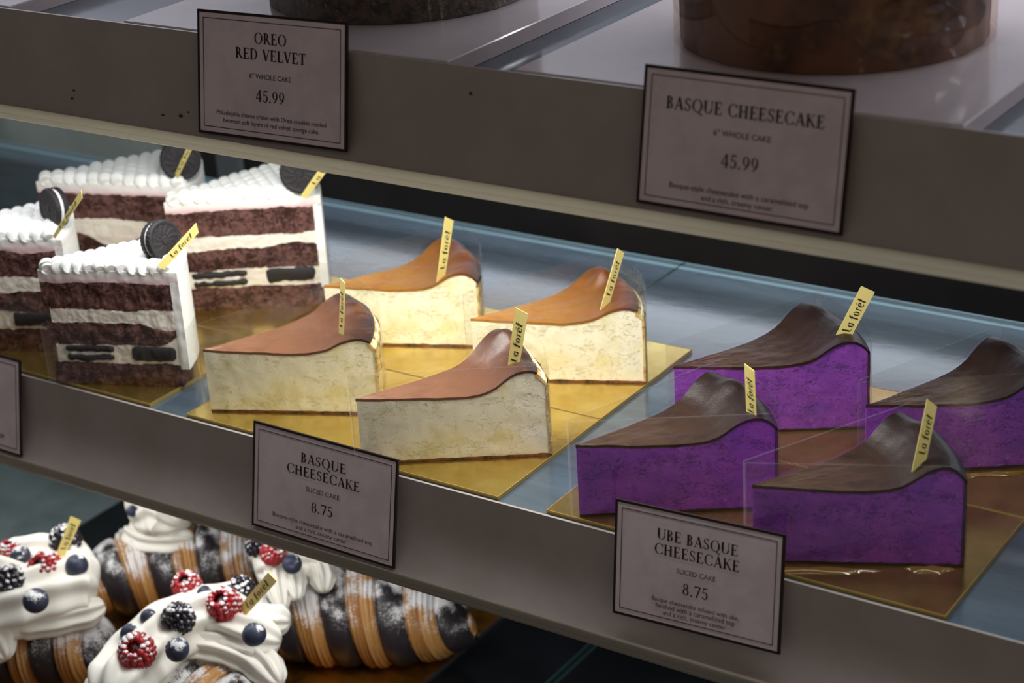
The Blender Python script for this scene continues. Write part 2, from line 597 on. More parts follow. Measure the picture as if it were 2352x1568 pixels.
LIGHTC, YEL, MID, CAR, BURN = hexlin('f6ecc4'), hexlin('e9d596'), hexlin('c07a35'), hexlin('a05c22'), hexlin('4a2712')
M['cheese'] = mat('pale_cheesecake', hexlin('f6f0d4'), 0.62, spec=0.3, vary=[(150, hexlin('dccb86'), 0.60, 0.74, (1, 1, .55)), (40, hexlin('ede2b0'), 0.50, 0.66), (260, hexlin('fdf9ea'), 0.60, 0.72)], bump=(700, 0.25, 0.0006, 7), pits=(300, hexlin('e6dcae'), 0.57, 0.78, 0.0004, (1, 1, 1.5)))
M['skin'] = mat('caramelised_skin', CAR, 0.42, spec=0.4, attr=('s', [(0.0, hexlin('b07a38')), (0.55, hexlin('9c682a')), (0.80, hexlin('774a1e')), (0.92, hexlin('6a3517')), (1.0, hexlin('3f2112'))]), vary=[(60, hexlin('95551f'), 0.52, 0.72)], bump=(900, 0.25, 0.0005, 6))
M['skin_dark'] = mat('dark_caramelised_skin', CAR, 0.36, spec=0.45, attr=('s', [(0.0, hexlin('84573a')), (0.5, hexlin('734a31')), (0.80, hexlin('5e3a28')), (0.90, hexlin('42271c')), (1.0, hexlin('2b1a14'))]), vary=[(60, hexlin('664028'), 0.52, 0.72)], bump=(900, 0.3, 0.0005, 6))
M['crust'] = mat('pleated_crust', hexlin('dfc888'), 0.6, vary=[(110, hexlin('b98a42'), 0.46, 0.62), (150, hexlin('6b3d17'), 0.54, 0.66)], bump=(120, 0.5, 0.002))
M['base'] = mat('browned_base', hexlin('7a4a1e'), 0.7, vary=[(160, hexlin('3d210c'), 0.45, 0.6)])
M['ube'] = mat('purple_cheesecake', hexlin('934ab4'), 0.55, spec=0.3, vary=[(110, hexlin('6e3496'), 0.52, 0.70), (300, hexlin('a062c8'), 0.58, 0.7), (40, hexlin('7e43aa'), 0.48, 0.64)], bump=(700, 0.35, 0.0007, 7), pits=(380, hexlin('6a3494'), 0.57, 0.78, 0.0006, (1, 1, 1.5)))
M['ube_skin'] = mat('dark_brown_skin', BURN, 0.36, spec=0.22, attr=('s', [(0.0, hexlin('46301f')), (0.5, hexlin('3d281b')), (0.82, hexlin('241714')), (1.0, hexlin('160d0b'))]), vary=[(70, hexlin('2c1c18'), 0.5, 0.7)], bump=(1100, 0.30, 0.0005, 6))
M['ube_crust'] = mat('dark_purple_crust', hexlin('3a2430'), 0.5, vary=[(90, hexlin('5a2f5c'), 0.5, 0.7)], bump=(120, 0.4, 0.002))
M['ube_base'] = mat('dark_base', hexlin('2c1a14'), 0.4)
M['syrup'] = mat('golden_syrup', hexlin('7a5a1c'), 0.08, spec=0.7, coat=0.8)
M['sponge'] = mat('red_velvet_sponge', hexlin('72504a'), 0.85, spec=0.15, vary=[(170, hexlin('553936'), 0.46, 0.62), (320, hexlin('8d625c'), 0.60, 0.74)], bump=(900, 0.8, 0.0010, 7), pits=(420, hexlin('452b29'), 0.52, 0.66, 0.0010, (1, 1, 1.2)))
M['cream'] = mat('white_cream', hexlin('f4f3ee'), 0.5, spec=0.3, bump=(150, 0.15, 0.001))
M['frosting'] = mat('white_frosting', hexlin('f4f3ee'), 0.5, spec=0.3, attr=('s', [(0.0, hexlin('d9b3b2')), (0.35, hexlin('efdfdd')), (0.8, hexlin('f4f3ee')), (1.0, hexlin('f4f3ee'))]), bump=(150, 0.15, 0.001))
M['filling'] = mat('soft_filling_cream', hexlin('eee6d8'), 0.55, spec=0.3, vary=[(90, hexlin('e6d2cc'), 0.5, 0.7)], bump=(220, 0.4, 0.0012))
M['cookie'] = mat('black_cocoa_cookie', hexlin('2a2628'), 0.6, spec=0.3, bump=(420, 0.6, 0.0006))
M['cookie_cream'] = mat('cookie_cream', hexlin('e8e6e6'), 0.5)
M['crumb'] = mat('dark_cookie_crumb', hexlin('55402e'), 0.75, vary=[(200, hexlin('1d1512'), 0.42, 0.6), (300, hexlin('8a6a4c'), 0.58, 0.70)], bump=(260, 1.0, 0.003, 6))
M['whole_side'] = mat('caramel_cake_side', hexlin('7c4e2a'), 0.5, vary=[(26, hexlin('4a2c18'), 0.45, 0.62), (11, hexlin('b08a48'), 0.60, 0.74)])
M['whipped'] = mat('whipped_cream', hexlin('f2efe6'), 0.5, spec=0.25, bump=(420, 0.15, 0.0006))
BR, DK = hexlin('bb8a50'), hexlin('342d31')
M['croissant'] = sugar_mat('striped_croissant', attr=('s', [(0.0, BR), (0.24, hexlin('9c6834')), (0.27, hexlin('c99a5e')), (0.485, hexlin('b07c42')), (0.50, DK), (1.0, hexlin('2b262a'))]), patch=(62, 0.32, 0.66), amount=(0.70, 0.87), scale=1300, rough=0.42, bump=(300, 0.3, 0.0008))
M['croissant'].node_tree.nodes['Color Ramp'].color_ramp.interpolation = 'LINEAR'
M['raspberry'] = sugar_mat('raspberry_red', hexlin('a8242a'), rough=0.35, patch=(160, 0.38, 0.58), amount=(0.80, 0.92))
M['blackberry'] = sugar_mat('blackberry_black', hexlin('1d1a26'), rough=0.3, patch=(160, 0.40, 0.60), amount=(0.80, 0.92))
M['blueberry'] = sugar_mat('blueberry_blue', hexlin('33384e'), rough=0.5, patch=(110, 0.46, 0.66), amount=(0.80, 0.92))
M['steel'] = mat('brushed_steel', hexlin('9a9a9a'), 0.35, metal=0.9)


# ------------------------------------------------------------------ the case
XL, XR = -1.35, 0.80
ZU = 0.245


def strip(z0, label):
    t = thing('shelf_edge_strip', label, 'shelf edge strip', (0, 0, z0))
    # face: a thin sheet leaning back, coved forward at its foot
    prof = [(0.0, 0.0), (-0.0018, -0.0200), (-0.0028, -0.0290), (-0.0039, -0.0350), (-0.0054, -0.0400), (-0.0074, -0.0445), (-0.0098, -0.0485), (-0.0120, -0.0520), (-0.0140, -0.0545)]
    back = [(y + 0.0016, z) for y, z in reversed(prof)]
    pr = prof + back
    mb = MB()
    n = len(pr)
    mb.add([(XL, y, z) for y, z in pr] + [(XR, y, z) for y, z in pr], [(i, i + n, (i + 1) % n + n, (i + 1) % n) for i in range(n)] + [tuple(range(n)), tuple(range(2 * n - 1, n - 1, -1))])
    f = mb.build('face_panel', M['strip'], t, 'auto')
    lp = [(-0.0136, -0.0545), (-0.0148, -0.0538), (-0.0152, -0.0545), (-0.0150, -0.0585), (-0.0146, -0.0588), (-0.0150, -0.0592)]
    for k in range(9):
        a = pi - pi * 1.15 * k / 8
        lp.append((-0.0118 + 0.0032 * math.cos(a), -0.0605 - 0.0030 * math.sin(a)))
    lp += [(-0.0075, -0.0575), (-0.0112, -0.0548)]
    mb = MB()
    n = len(lp)
    mb.add([(XL, y, z) for y, z in lp] + [(XR, y, z) for y, z in lp], [(i, i + n, (i + 1) % n + n, (i + 1) % n) for i in range(n)] + [tuple(range(n)), tuple(range(2 * n - 1, n - 1, -1))])
    mb.build('bottom_lip', M['strip_lip'], t, 'auto')
    return t


upper = strip(ZU, 'upper grey shelf edge strip carrying the whole cake cards')
lower = strip(0.0, 'lower grey shelf edge strip carrying the sliced cake cards')
for x, z, r in ((-0.2853, -0.0419, .0011), (-0.2854, -0.0463, .0013), (-0.2138, -0.0473, .0012), (-0.1958, -0.0440, .0009), (-0.2007, -0.0465, .0016), (-0.0074, -0.0132, .0011)):
    mb = MB()
    mb.sphere((x, interp([(-.0545, -.0140), (-.0485, -.0098), (-.0445, -.0074), (-.04, -.0054), (-.029, -.0028), (0, 0)], z), z), r, 8, 5, (1, 0.15, 0.9))
    mb.build('dirt_speck', M['stain'], upper, True)

# glass shelves: two panes each, with pale polished rear edges
for zt, lab in ((-0.0005, 'lower'), (0.2365, 'upper')):
    for x0, x1, w in ((XL, -0.0904, 'left'), (-0.0892, XR, 'right')):
        t = thing('glass_shelf', {'lower': 'blue grey glass pane of the lower shelf under the ', 'upper': 'blue grey glass pane of the upper shelf under the '}[lab] +
                  {('lower', 'left'): 'red velvet and plain cheesecake slices', ('lower', 'right'): 'purple cheesecake slices', ('upper', 'left'): 'dark crumb cake', ('upper', 'right'): 'brown glossy cake'}[(lab, w)], 'glass shelf')
        mb = MB()
        mb.box((x0, 0.002, zt - 0.008), (x1, 0.3545, zt))
        mb.build('pane', M['shelf'], t)
        mb = MB()
        mb.box((x0, 0.3546, zt - 0.008), (x1, 0.3560, zt + 0.0002))
        mb.box((x0, 0.3440, zt - 0.0002), (x1, 0.3480, zt + 0.0003))
        mb.build('polished_edge', M['glass_edge'], t)
        xe = x1 if w == 'left' else x0
        mb = MB()
        mb.box((xe - 0.0012, 0.003, zt - 0.008), (xe + 0.0006, 0.3545, zt + 0.0002))
        mb.build('joint_edge', M['glass_joint'], t)

# rear of the case
mb = MB()
mb.box((-0.568, 0.430, -0.27), (XR, 0.436, 0.0706)); struct(mb.build('wall_back', M['dark_wall']))
mb = MB()
mb.box((-0.640, 0.430, -0.27), (-0.594, 0.436, 0.062)); struct(mb.build('wall_back_panel', M['dark_wall']))
mb = MB()
mb.box((XL, 0.430, -0.27), (-0.656, 0.436, 0.20)); struct(mb.build('wall_back_frosted', M['frosted']))
mb = MB()
mb.box((-0.656, 0.424, -0.27), (-0.640, 0.436, 0.20)); struct(mb.build('trim_1', M['post']))
mb = MB()
mb.box((-0.594, 0.424, -0.27), (-0.568, 0.436, 0.20)); struct(mb.build('trim_2', M['post']))
mb = MB()
mb.box((-0.568, 0.425, 0.0706), (XR, 0.440, 0.150)); struct(mb.build('reflector_trim', M['band_reflector']))  # unseen bar, added so its reflection makes the bright band on the glass
mb = MB()
mb.box((XL, 0.4305, 0.20), (XR, 0.440, 0.62)); struct(mb.build('wall_back_upper', M['case']))
mb = MB()
mb.box((-0.568, 0.4305, 0.150), (XR, 0.440, 0.20)); struct(mb.build('wall_back_middle', M['case']))
mb = MB()
mb.box((XL - 0.01, -0.05, -0.30), (XL, 0.44, 0.62)); struct(mb.build('wall_left', M['frosted']))
mb = MB()
mb.box((XR, -0.05, -0.30), (XR + 0.01, 0.44, 0.62)); struct(mb.build('wall_right', M['case']))
mb = MB()
mb.box((XL, 0.02, 0.62), (XR, 0.44, 0.63)); struct(mb.build('ceiling', M['case']))

# bottom deck
ZD = -0.25
mb = MB()
mb.box((XL, -0.14, ZD - 0.01), (-0.566, 0.43, ZD)); struct(mb.build('floor', M['deck_reflection']))
for x0, x1, lab in ((-0.5655, -0.1048, 'dark glass deck pane holding the berry croissants'), (-0.0992, XR, 'dark empty glass deck pane to the right of the croissants')):
    t = thing('deck_pane', lab, 'glass deck')
    mb = MB(); mb.box((x0, -0.14, ZD - 0.01), (x1, 0.43, ZD)); mb.build('pane', M['dark_deck'], t)
    xe = x1 if x1 < 0 else x0
    mb = MB(); mb.box((xe - 0.0012, -0.14, ZD - 0.01), (xe + 0.0012, 0.43, ZD + 0.0002)); mb.build('polished_edge', M['glass_joint'], t)


def board(name, lab, x0, x1, y0, y1, z, th, m, edge, cat='cake board', group=None):
    t = thing(name, lab, cat, ((x0 + x1) / 2, (y0 + y1) / 2, z), group=group)
    w, d = (x1 - x0) / 2, (y1 - y0) / 2
    mb = MB(); mb.box((-w, -d, 0), (w, d, th)); mb.build('panel', m, t)
    mb = MB(); e = 0.0004
    for a, b in (((-w - e, -d - e, 0), (w + e, -d, th * 1.05)), ((-w - e, d, 0), (w + e, d + e, th * 1.05)), ((-w - e, -d, 0), (-w, d, th * 1.05)), ((w, -d, 0), (w + e, d, th * 1.05))):
        mb.box(a, b)
    mb.build('cut_edge', edge, t)
    return t


for x0, x1, m, what in ((-0.4965, -0.2716, 'gold', 'red velvet slices'), (-0.2402, -0.0114, 'gold', 'plain cheesecake slices'), (0.0208, 0.2463, 'gold_dimmed', 'purple cheesecake slices')):
    board('cake_board', 'gold foil cake board under the front ' + what, x0, x1, 0.0035, 0.1100, -0.0004, 0.0022, M[m], M['gold_edge'])
    board('cake_board', 'gold foil cake board under the rear ' + what, x0, x1, 0.1116, 0.2218, -0.0004, 0.0022, M[m], M['gold_edge'])
board('cake_board', 'bronze foil board under the striped croissants', -0.520, -0.178, -0.10, 0.245, ZD, 0.003, M['deck_board'], M['steel'])
for x0, x1, lab in ((-0.60, -0.3400, 'white marble board cut off at the left end of the upper shelf'), (-0.2477, -0.0239, 'white marble board under the dark crumb cake'), (0.0157, 0.2465, 'white marble board under the brown glossy cake')):
    mb = MB()
    w, d, b_ = (x1 - x0) / 2, 0.14, 0.0006
    mb.box((-w, -d, 0), (w, d, 0.0085 - b_)); mb.add([(-w, -d, 0.0085 - b_), (w, -d, 0.0085 - b_), (w, d, 0.0085 - b_), (-w, d, 0.0085 - b_), (-w + b_, -d + b_, 0.0085), (w - b_, -d + b_, 0.0085), (w - b_, d - b_, 0.0085), (-w + b_, d - b_, 0.0085)], [(4, 5, 6, 7), (0, 1, 5, 4), (1, 2, 6, 5), (2, 3, 7, 6), (3, 0, 4, 7)])
    o = mb.build('marble_board', M['slab'])
    o.location = ((x0 + x1) / 2, 0.004 + d, 0.2367)
    tag(o, lab, 'serving board')

# ------------------------------------------------------------------ price cards
TILT = math.atan2(0.0115, 0.0615)


def price_card(label, ctr, w, h, rot, title, size, price, desc):
    t = thing('price_card', label, 'price card', (ctr[0], ctr[1], ctr[2]), group='price cards on the shelf edges')
    # card plane leans back with the strip; rot turns it within its plane
    t.rotation_euler = (Matrix.Rotation(-TILT, 3, 'X') @ Matrix.Rotation(-rot, 3, 'Y')).to_euler()
    put = lambda x, z, y=-0.0010: (x, y, z)
    mb = MB(); mb.box((-w / 2, -0.0008, -h / 2), (w / 2, 0.0004, h / 2)); mb.build('card_sheet', M['card'], t)
    def frame(name, ins, wd, m, y, dp=0.0002):
        mb = MB()
        a, b = w / 2 - ins, h / 2 - ins
        for lo, hi in (((-a, -b), (a, -b + wd)), ((-a, b - wd), (a, b)), ((-a, -b + wd), (-a + wd, b - wd)), ((a - wd, -b + wd), (a, b - wd))):
            mb.box((lo[0], y, lo[1]), (hi[0], y + dp, hi[1]))
        mb.build(name, m, t)
    frame('outer_border', -0.0003, 0.0014, M['ink'], -0.00095, 0.0014)
    frame('inner_border', 0.0037, 0.00042, M['ink_soft'], -0.00092)
    P = lambda u, v: (u * w, (0.5 - v) * h)
    if title:
        mb = MB()
        for s, v, wd, cap in title:
            serif_line(mb, s, 0, (0.5 - v) * h, wd, cap, put)
        mb.build('title_lettering', M['ink'], t)
    if size:
        mb = MB(); sans_line(mb, size[0], 0, (0.5 - size[1]) * h, size[2], put); mb.build('size_lettering', M['ink_soft'], t)
    if price:
        mb = MB(); serif_line(mb, price[0], 0, (0.5 - price[1]) * h, price[2], price[3], put); mb.build('price_lettering', M['ink'], t)
    mb = MB()
    for s, v, wd in desc:
        sans_line(mb, s, 0, (0.5 - v) * h, wd, put)
    mb.build('description_lettering', M['ink_soft'], t)
    return t


R_ = math.radians
price_card('whole cake price card with a two line red velvet title and 45.99', (-0.1326, -0.0068, 0.2270), 0.1022, 0.0662, R_(1.1),
           [('OREO', .185, .0222, 0.0058), ('RED VELVET', .315, .0485, 0.0058)], ('6" WHOLE CAKE', .49, .0290), ('45.99', .645, .0200, .0062),
           [('Philadelphia cheese cream with Oreo cookies nestled', .815, .0760), ('between soft layers of red velvet sponge cake.', .875, .0665)])
price_card('wide whole cake price card reading BASQUE CHEESECAKE 45.99', (0.1462, -0.0070, 0.2254), 0.1045, 0.0644, R_(-0.2),
           [('BASQUE CHEESECAKE', .245, .0800, 0.0058)], ('6" WHOLE CAKE', .415, .0290), ('45.99', .605, .0192, .0062),
           [('Basque-style cheesecake with a caramelized top', .835, .0710), ('and a rich, creamy center.', .895, .0370)])
price_card('sliced cake price card reading BASQUE CHEESECAKE 8.75', (-0.1280, -0.0072, -0.0200), 0.1059, 0.0648, R_(-0.6),
           [('BASQUE', .215, .0337, 0.0058), ('CHEESECAKE', .345, .0540, 0.0058)], ('SLICED CAKE', .50, .0250), ('8.75', .655, .0162, .0062),
           [('Basque-style cheesecake with a caramelized top', .83, .0740), ('and a rich, creamy center.', .89, .0385)])
price_card('tilted sliced cake price card reading UBE BASQUE CHEESECAKE 8.75', (0.1166, -0.0052, -0.0073), 0.0966, 0.0627, R_(2.1),
           [('UBE BASQUE', .215, .0467, 0.0058), ('CHEESECAKE', .345, .0492, 0.0058)], ('SLICED CAKE', .50, .0225), ('8.75', .645, .0152, .0062),
           [('Basque cheesecake infused with ube,', .785, .0505), ('finished with a caramelized top', .838, .0460), ('and a rich, creamy center.', .891, .0370)])
price_card('price card cut off by the left edge below the red velvet slices', (-0.4316, -0.0072, -0.0200), 0.1045, 0.0648, R_(-0.6), None, None, None,
           [('between soft layers of red velvet sponge', .83, .0740), ('cake with cookies.', .89, .060)])

# ------------------------------------------------------------------ name picks
PICKS = {
'basque_front': ((-0.0390,0.0595,0.0506),(-0.0331,0.0617,0.0494),(-0.0260,0.0642,0.0842),(-0.0326,0.0618,0.0878)),
'basque_left': ((-0.1622,0.0606,0.0475),(-0.1551,0.0566,0.0505),(-0.1453,0.0509,0.0868),(-0.1511,0.0542,0.0879)),
'basque_back': ((-0.1585,0.1573,0.0486),(-0.1563,0.1632,0.0494),(-0.1531,0.1722,0.0836),(-0.1552,0.1664,0.0877)),
'basque_right': ((-0.0398,0.1652,0.0515),(-0.0380,0.1702,0.0485),(-0.0336,0.1821,0.0779),(-0.0353,0.1775,0.0821)),
'ube_front_left': ((0.1118,0.0601,0.0532),(0.1190,0.0575,0.0528),(0.1179,0.0579,0.0812),(0.1107,0.0606,0.0829)),
'ube_front_right': ((0.2115,0.0454,0.0572),(0.2155,0.0511,0.0548),(0.2185,0.0554,0.0840),(0.2152,0.0507,0.0893)),
'ube_back': ((0.1112,0.1701,0.0549),(0.1192,0.1738,0.0541),(0.1310,0.1793,0.0823),(0.1241,0.1761,0.0860)),
'rv_front': ((-0.2695,0.0304,0.0889),(-0.2681,0.0342,0.0851),(-0.2608,0.0543,0.0989),(-0.2611,0.0535,0.1054)),
'rv_left': ((-0.3716,0.0386,0.0880),(-0.3698,0.0383,0.0860),(-0.3351,0.0321,0.1177),(-0.3352,0.0322,0.1231)),
'rv_back': ((-0.3762,0.1550,0.0884),(-0.3697,0.1526,0.0896),(-0.3308,0.1385,0.1301),(-0.3380,0.1411,0.1292)),
'rv_right': ((-0.2699,0.1683,0.0895),(-0.2685,0.1722,0.0865),(-0.2583,0.2001,0.1121),(-0.2615,0.1914,0.1124)),
'cr_left': ((-0.3984,0.0175,-0.1445),(-0.3951,0.0232,-0.1455),(-0.3888,0.0341,-0.1262),(-0.3920,0.0285,-0.1207)),
'cr_front': ((-0.2420,0.0303,-0.1472),(-0.2367,0.0288,-0.1528),(-0.1979,0.0185,-0.1123),(-0.2063,0.0207,-0.1093)),
}


def name_pick(key, root, u0=0.13, u1=0.80, deep=0.006):
    """A gold card strip pushed into the cake, its lettering running up its length."""
    inv = (Matrix.Translation(root.location) @ root.rotation_euler.to_matrix().to_4x4()).inverted()
    bl, br, tr, tl = [inv @ Vector(p) for p in PICKS[key]]
    up = ((tl - bl) + (tr - br)).normalized()
    nrm = (br - bl).cross(tl - bl).normalized()
    bl2, br2 = bl - up * deep, br - up * deep
    mb = MB()
    th = 0.0004
    q = [bl2, br2, tr, tl]
    mb.add([p for p in q] + [p - nrm * th for p in q], [(0, 1, 2, 3), (7, 6, 5, 4), (0, 4, 5, 1), (1, 5, 6, 2), (2, 6, 7, 3), (3, 7, 4, 0)])
    o = mb.build('name_pick', M['pick'], root)
    polys, w = layout('La forêt'.replace('ê', 'e'), script_glyph, 0.03)
    mb = MB()
    def put(a, b):
        u = u0 + (u1 - u0) * a / w
        v = 0.76 - 0.56 * b
        L_, R2 = bl.lerp(tl, u), br.lerp(tr, u)
        return L_.lerp(R2, v) + nrm * 0.0002
    for p in polys:
        mb.add([put(a, b) for a, b in p], [tuple(range(len(p)))])
    mb.build('pick_lettering', M['pick_ink'], o)
    return o


# ------------------------------------------------------------------ cheesecake slices
PROF = [(0, .0415), (.014, .0408), (.028, .0402), (.042, .0397), (.055, .0395), (.063, .0400), (.070, .0410), (.075, .0425), (.079, .0446), (.083, .0477), (.087, .0504), (.091, .0522), (.095, .0531), (.099, .0528), (.103, .0506), (.107, .0460)]


def arcpt(r, th, z):
    return (r * math.cos(th), r * math.sin(th), z)


def wedge(mb, R0, R1, w, zlo, zhi, nr=40, nt=24, nz=14, rough=0.0, seed=0, mi=0, th0=0.0, at=False):
    """Closed wedge solid; zlo/zhi are functions of (r, theta)."""
    def jit(p, nrm, amt):
        n_ = fbm(p[0] + seed, p[1], p[2], 130.0) * amt
        return (p[0] + nrm[0] * n_, p[1] + nrm[1] * n_, p[2] + nrm[2] * n_)
    rr = lambda u: R0 + (R1 - R0) * u
    tt = lambda v: th0 + (w - th0) * v
    A = (lambda u, v: rr(u) / R1) if at else None
    mb.grid(nr, nt, lambda u, v: arcpt(rr(u), tt(v), zhi(rr(u), tt(v))), mi, A)
    mb.grid(nr, nt, lambda u, v: arcpt(rr(u), tt(v), zlo(rr(u), tt(v))), mi, A, flip=True)
    def side(th, sgn):
        def fn(u, v):
            r = rr(u)
            a, b = zlo(r, th), zhi(r, th)
            k = 0 if v in (0.0, 1.0) or u in (0.0, 1.0) else 1
            return jit(arcpt(r, th, a + (b - a) * v), (sgn * math.sin(th), -sgn * math.cos(th), 0), rough * k)
        mb.grid(nr, nz, fn, mi, A, flip=sgn < 0)
    side(th0, 1)
    side(w, -1)
    mb.grid(nt, nz, lambda u, v: arcpt(R1, tt(u), zlo(R1, tt(u)) + (zhi(R1, tt(u)) - zlo(R1, tt(u))) * v), mi, (lambda u, v: 1.0) if at else None)
    if R0 > 1e-4:
        mb.grid(nt, nz, lambda u, v: arcpt(R0, tt(u), zlo(R0, tt(u)) + (zhi(R0, tt(u)) - zlo(R0, tt(u))) * v), mi, (lambda u, v: R0 / R1) if at else None, flip=True)


def wrap_film(root, L, w, h, off=0.0012, m='film', back=True):
    """Clear band standing round the slice: along the front cut, round the crust and along the far cut."""
    mb = MB()
    a = [arcpt(0.0, 0, 0)]
    pts = [(-0.003, -off), (L * .5, -off), (L + off, -off)]
    n = 14
    for i in range(1, n):
        th = w * i / n
        pts.append(((L + off) * math.cos(th), (L + off) * math.sin(th)))
    ex, ey = (L + off) * math.cos(w) - off * math.sin(w), (L + off) * math.sin(w) + off * math.cos(w)
    pts += [(ex, ey), (-0.003 - off * math.sin(w), off * math.cos(w))]
    m_ = len(pts)
    mb.add([(x, y, 0.0005) for x, y in pts] + [(x, y, h) for x, y in pts], [(i, i + 1, i + 1 + m_, i + m_) for i in range(m_ - 1)])
    e = 0.00035
    for i in range(m_ - 1):
        (xa, ya), (xb, yb) = pts[i], pts[i + 1]
        mb.add([(xa, ya, h - e), (xb, yb, h - e), (xb, yb, h + e), (xa, ya, h + e)], [(0, 1, 2, 3)], 1)
    for i in (0, m_ - 1):
        x, y = pts[i]
        mb.add([(x - e, y, 0.0005), (x + e, y, 0.0005), (x + e, y, h), (x - e, y, h)], [(0, 1, 2, 3)], 1)
    return mb.build('clear_wrap', [M[m], M['film_cut']], root)


def cheese_slice(key, name, label, group, T, a, w, L=0.107, kz=1.0, rim=1.0, wav=(0.0012, 5, 0), bumps=(), mats=('cheese', 'skin', 'crust', 'base'), seed=0, pickargs=None, film=0.057, sk=1.0):
    z0 = 0.0019
    t = thing(name, label, 'cake slice', (T[0], T[1], z0), R_(a), group)
    w = R_(w)
    def h(r, th):
        b = interp(PROF, r * 0.107 / L)
        e = max(0.0, b - .0412)
        f = max(0.0, min(1.0, (r / L - .66) / .2))
        v = (b - e) * kz + e * rim + f * (wav[0] * math.sin(wav[1] * th / w + wav[2])) + 0.0005 * fbm(r + seed, th * .1, 0, 40)
        for br, bt, bh, bs in bumps:
            d2 = ((r - br * L) / bs) ** 2 + ((th / w - bt) * w * L / bs) ** 2
            v += bh * math.exp(-d2 * 1.6)
        return v
    mb = MB()
    wedge(mb, 0.0006, L - 0.0012, w, lambda r, th: 0.0012, lambda r, th: h(r, th) - 0.0016, 54, 20, 22, 0.00035, seed, 0, 0.006)
    mb.build('cake_body', M[mats[0]], t, 'auto')
    mb = MB()
    wedge(mb, 0.0003, L * sk, w, lambda r, th: h(r, th) - 0.0017, lambda r, th: h(r, th) - 0.0001, 90, 34, 3, 0.0003, seed, at=True)
    mb.build('caramelised_top', M[mats[1]], t, 'auto', 's')
    mb = MB()
    def cr(u, v, ro):
        th = w * u
        z = 0.0012 + (h(L, th) - 0.0018 - 0.0012) * v
        r = ro + 0.0004 * math.sin(th / w * 16) + 0.0004 * fbm(th, z, seed, 50)
        return arcpt(r, th, z)
    mb.grid(40, 16, lambda u, v: cr(u, v, L + 0.0002))
    mb.grid(40, 16, lambda u, v: cr(u, v, L - 0.0012), flip=True)
    mb.grid(2, 16, lambda u, v: cr(0, v, L - 0.0012 + 0.0014 * u), flip=False)
    mb.grid(2, 16, lambda u, v: cr(1, v, L - 0.0012 + 0.0014 * u), flip=True)
    if sk < 1:
        wedge(mb, L * sk - 0.0015, L - 0.0002, w, lambda r, th: h(r, th) - 0.004, lambda r, th: h(r, th) - 0.0011 - 0.0012 * max(0, (r / L - sk) / (1 - sk)), 8, 34, 3, 0.0002, seed)
    mb.build('crust', M[mats[2]], t, 'auto')
    mb = MB()
    wedge(mb, 0.0006, L + 0.0002, w, lambda r, th: 0.0, lambda r, th: 0.0014 + 0.0005 * fbm(r + seed, th * .1, 3, 120), 50, 10, 2, 0.0003, seed)
    mb.build('browned_base', M[mats[3]], t, 'auto')
    if film:
        wrap_film(t, L, w, film)
    if key in PICKS:
        name_pick(key, t)
    return t


GB = 'plain basque cheesecake slices'
cheese_slice('basque_front', 'cheesecake_slice', 'front right plain cheesecake slice, nearest the plain cheesecake price card', GB, (-0.1023, -0.0010), 33.0, 36.5, 0.1085, 1.0, 1.0, (0.0010, 6, 1.0), [(.90, .80, .0060, .013), (.92, .35, -.003, .01)], ('cheese', 'skin_dark', 'crust', 'base'), 1, sk=.950)
cheese_slice('basque_left', 'cheesecake_slice', 'front left plain cheesecake slice with its narrow edge-on gold pick', GB, (-0.2294, 0.0124), 24.2, 46, 0.1075, 1.0, .75, (0.0008, 5, 0), [(.86, .65, .004, .014)], ('cheese', 'skin_dark', 'crust', 'base'), 2, sk=.972)
cheese_slice('basque_back', 'cheesecake_slice', 'rear left plain cheesecake slice beside the tall red velvet slice', GB, (-0.2271, 0.1258), 23.1, 44, 0.1021, 1.0, .80, (0.0010, 5, 2), [(.93, .5, .002, .012)], seed=3)
cheese_slice('basque_right', 'cheesecake_slice', 'rear right plain cheesecake slice with a round knob on its crust', GB, (-0.1093, 0.1224), 23.7, 44, 0.1068, 1.0, .70, (0.0006, 5, 2), [(.84, .72, .0075, .0085)], seed=4, sk=.965)
GU = 'purple basque cheesecake slices'
UM = ('ube', 'ube_skin', 'ube_crust', 'ube_base')
cheese_slice('ube_front_left', 'purple_cheesecake_slice', 'front left purple cheesecake slice behind the tilted price card', GU, (0.0400, 0.0045), 32.4, 39.5, 0.1059, 1.03, 1.0, (0.0008, 5, 0), [(.90, .65, .003, .012)], UM, 5)
cheese_slice('ube_front_right', 'purple_cheesecake_slice', 'front right purple cheesecake slice, darkest of the purple ones', GU, (0.1429, 0.0052), 25.0, 40.5, 0.1043, 1.06, 1.05, (0.0008, 5, 0), [(.92, .7, .002, .012)], UM, 6)
cheese_slice('ube_back', 'purple_cheesecake_slice', 'rear left purple cheesecake slice, bright with a wide gold pick', GU, (0.0384, 0.1122), 31.0, 38.0, 0.1106, 1.05, .95, (0.0008, 4, 1), [(.90, .85, .002, .012)], UM, 7)
cheese_slice('', 'purple_cheesecake_slice', 'rear right purple cheesecake slice cut off by the right edge, without a pick', GU, (0.1543, 0.1157), 33.75, 36, 0.1080, 1.03, .90, (0.0006, 4, 1), [(.90, .85, .002, .012)], UM, 8)

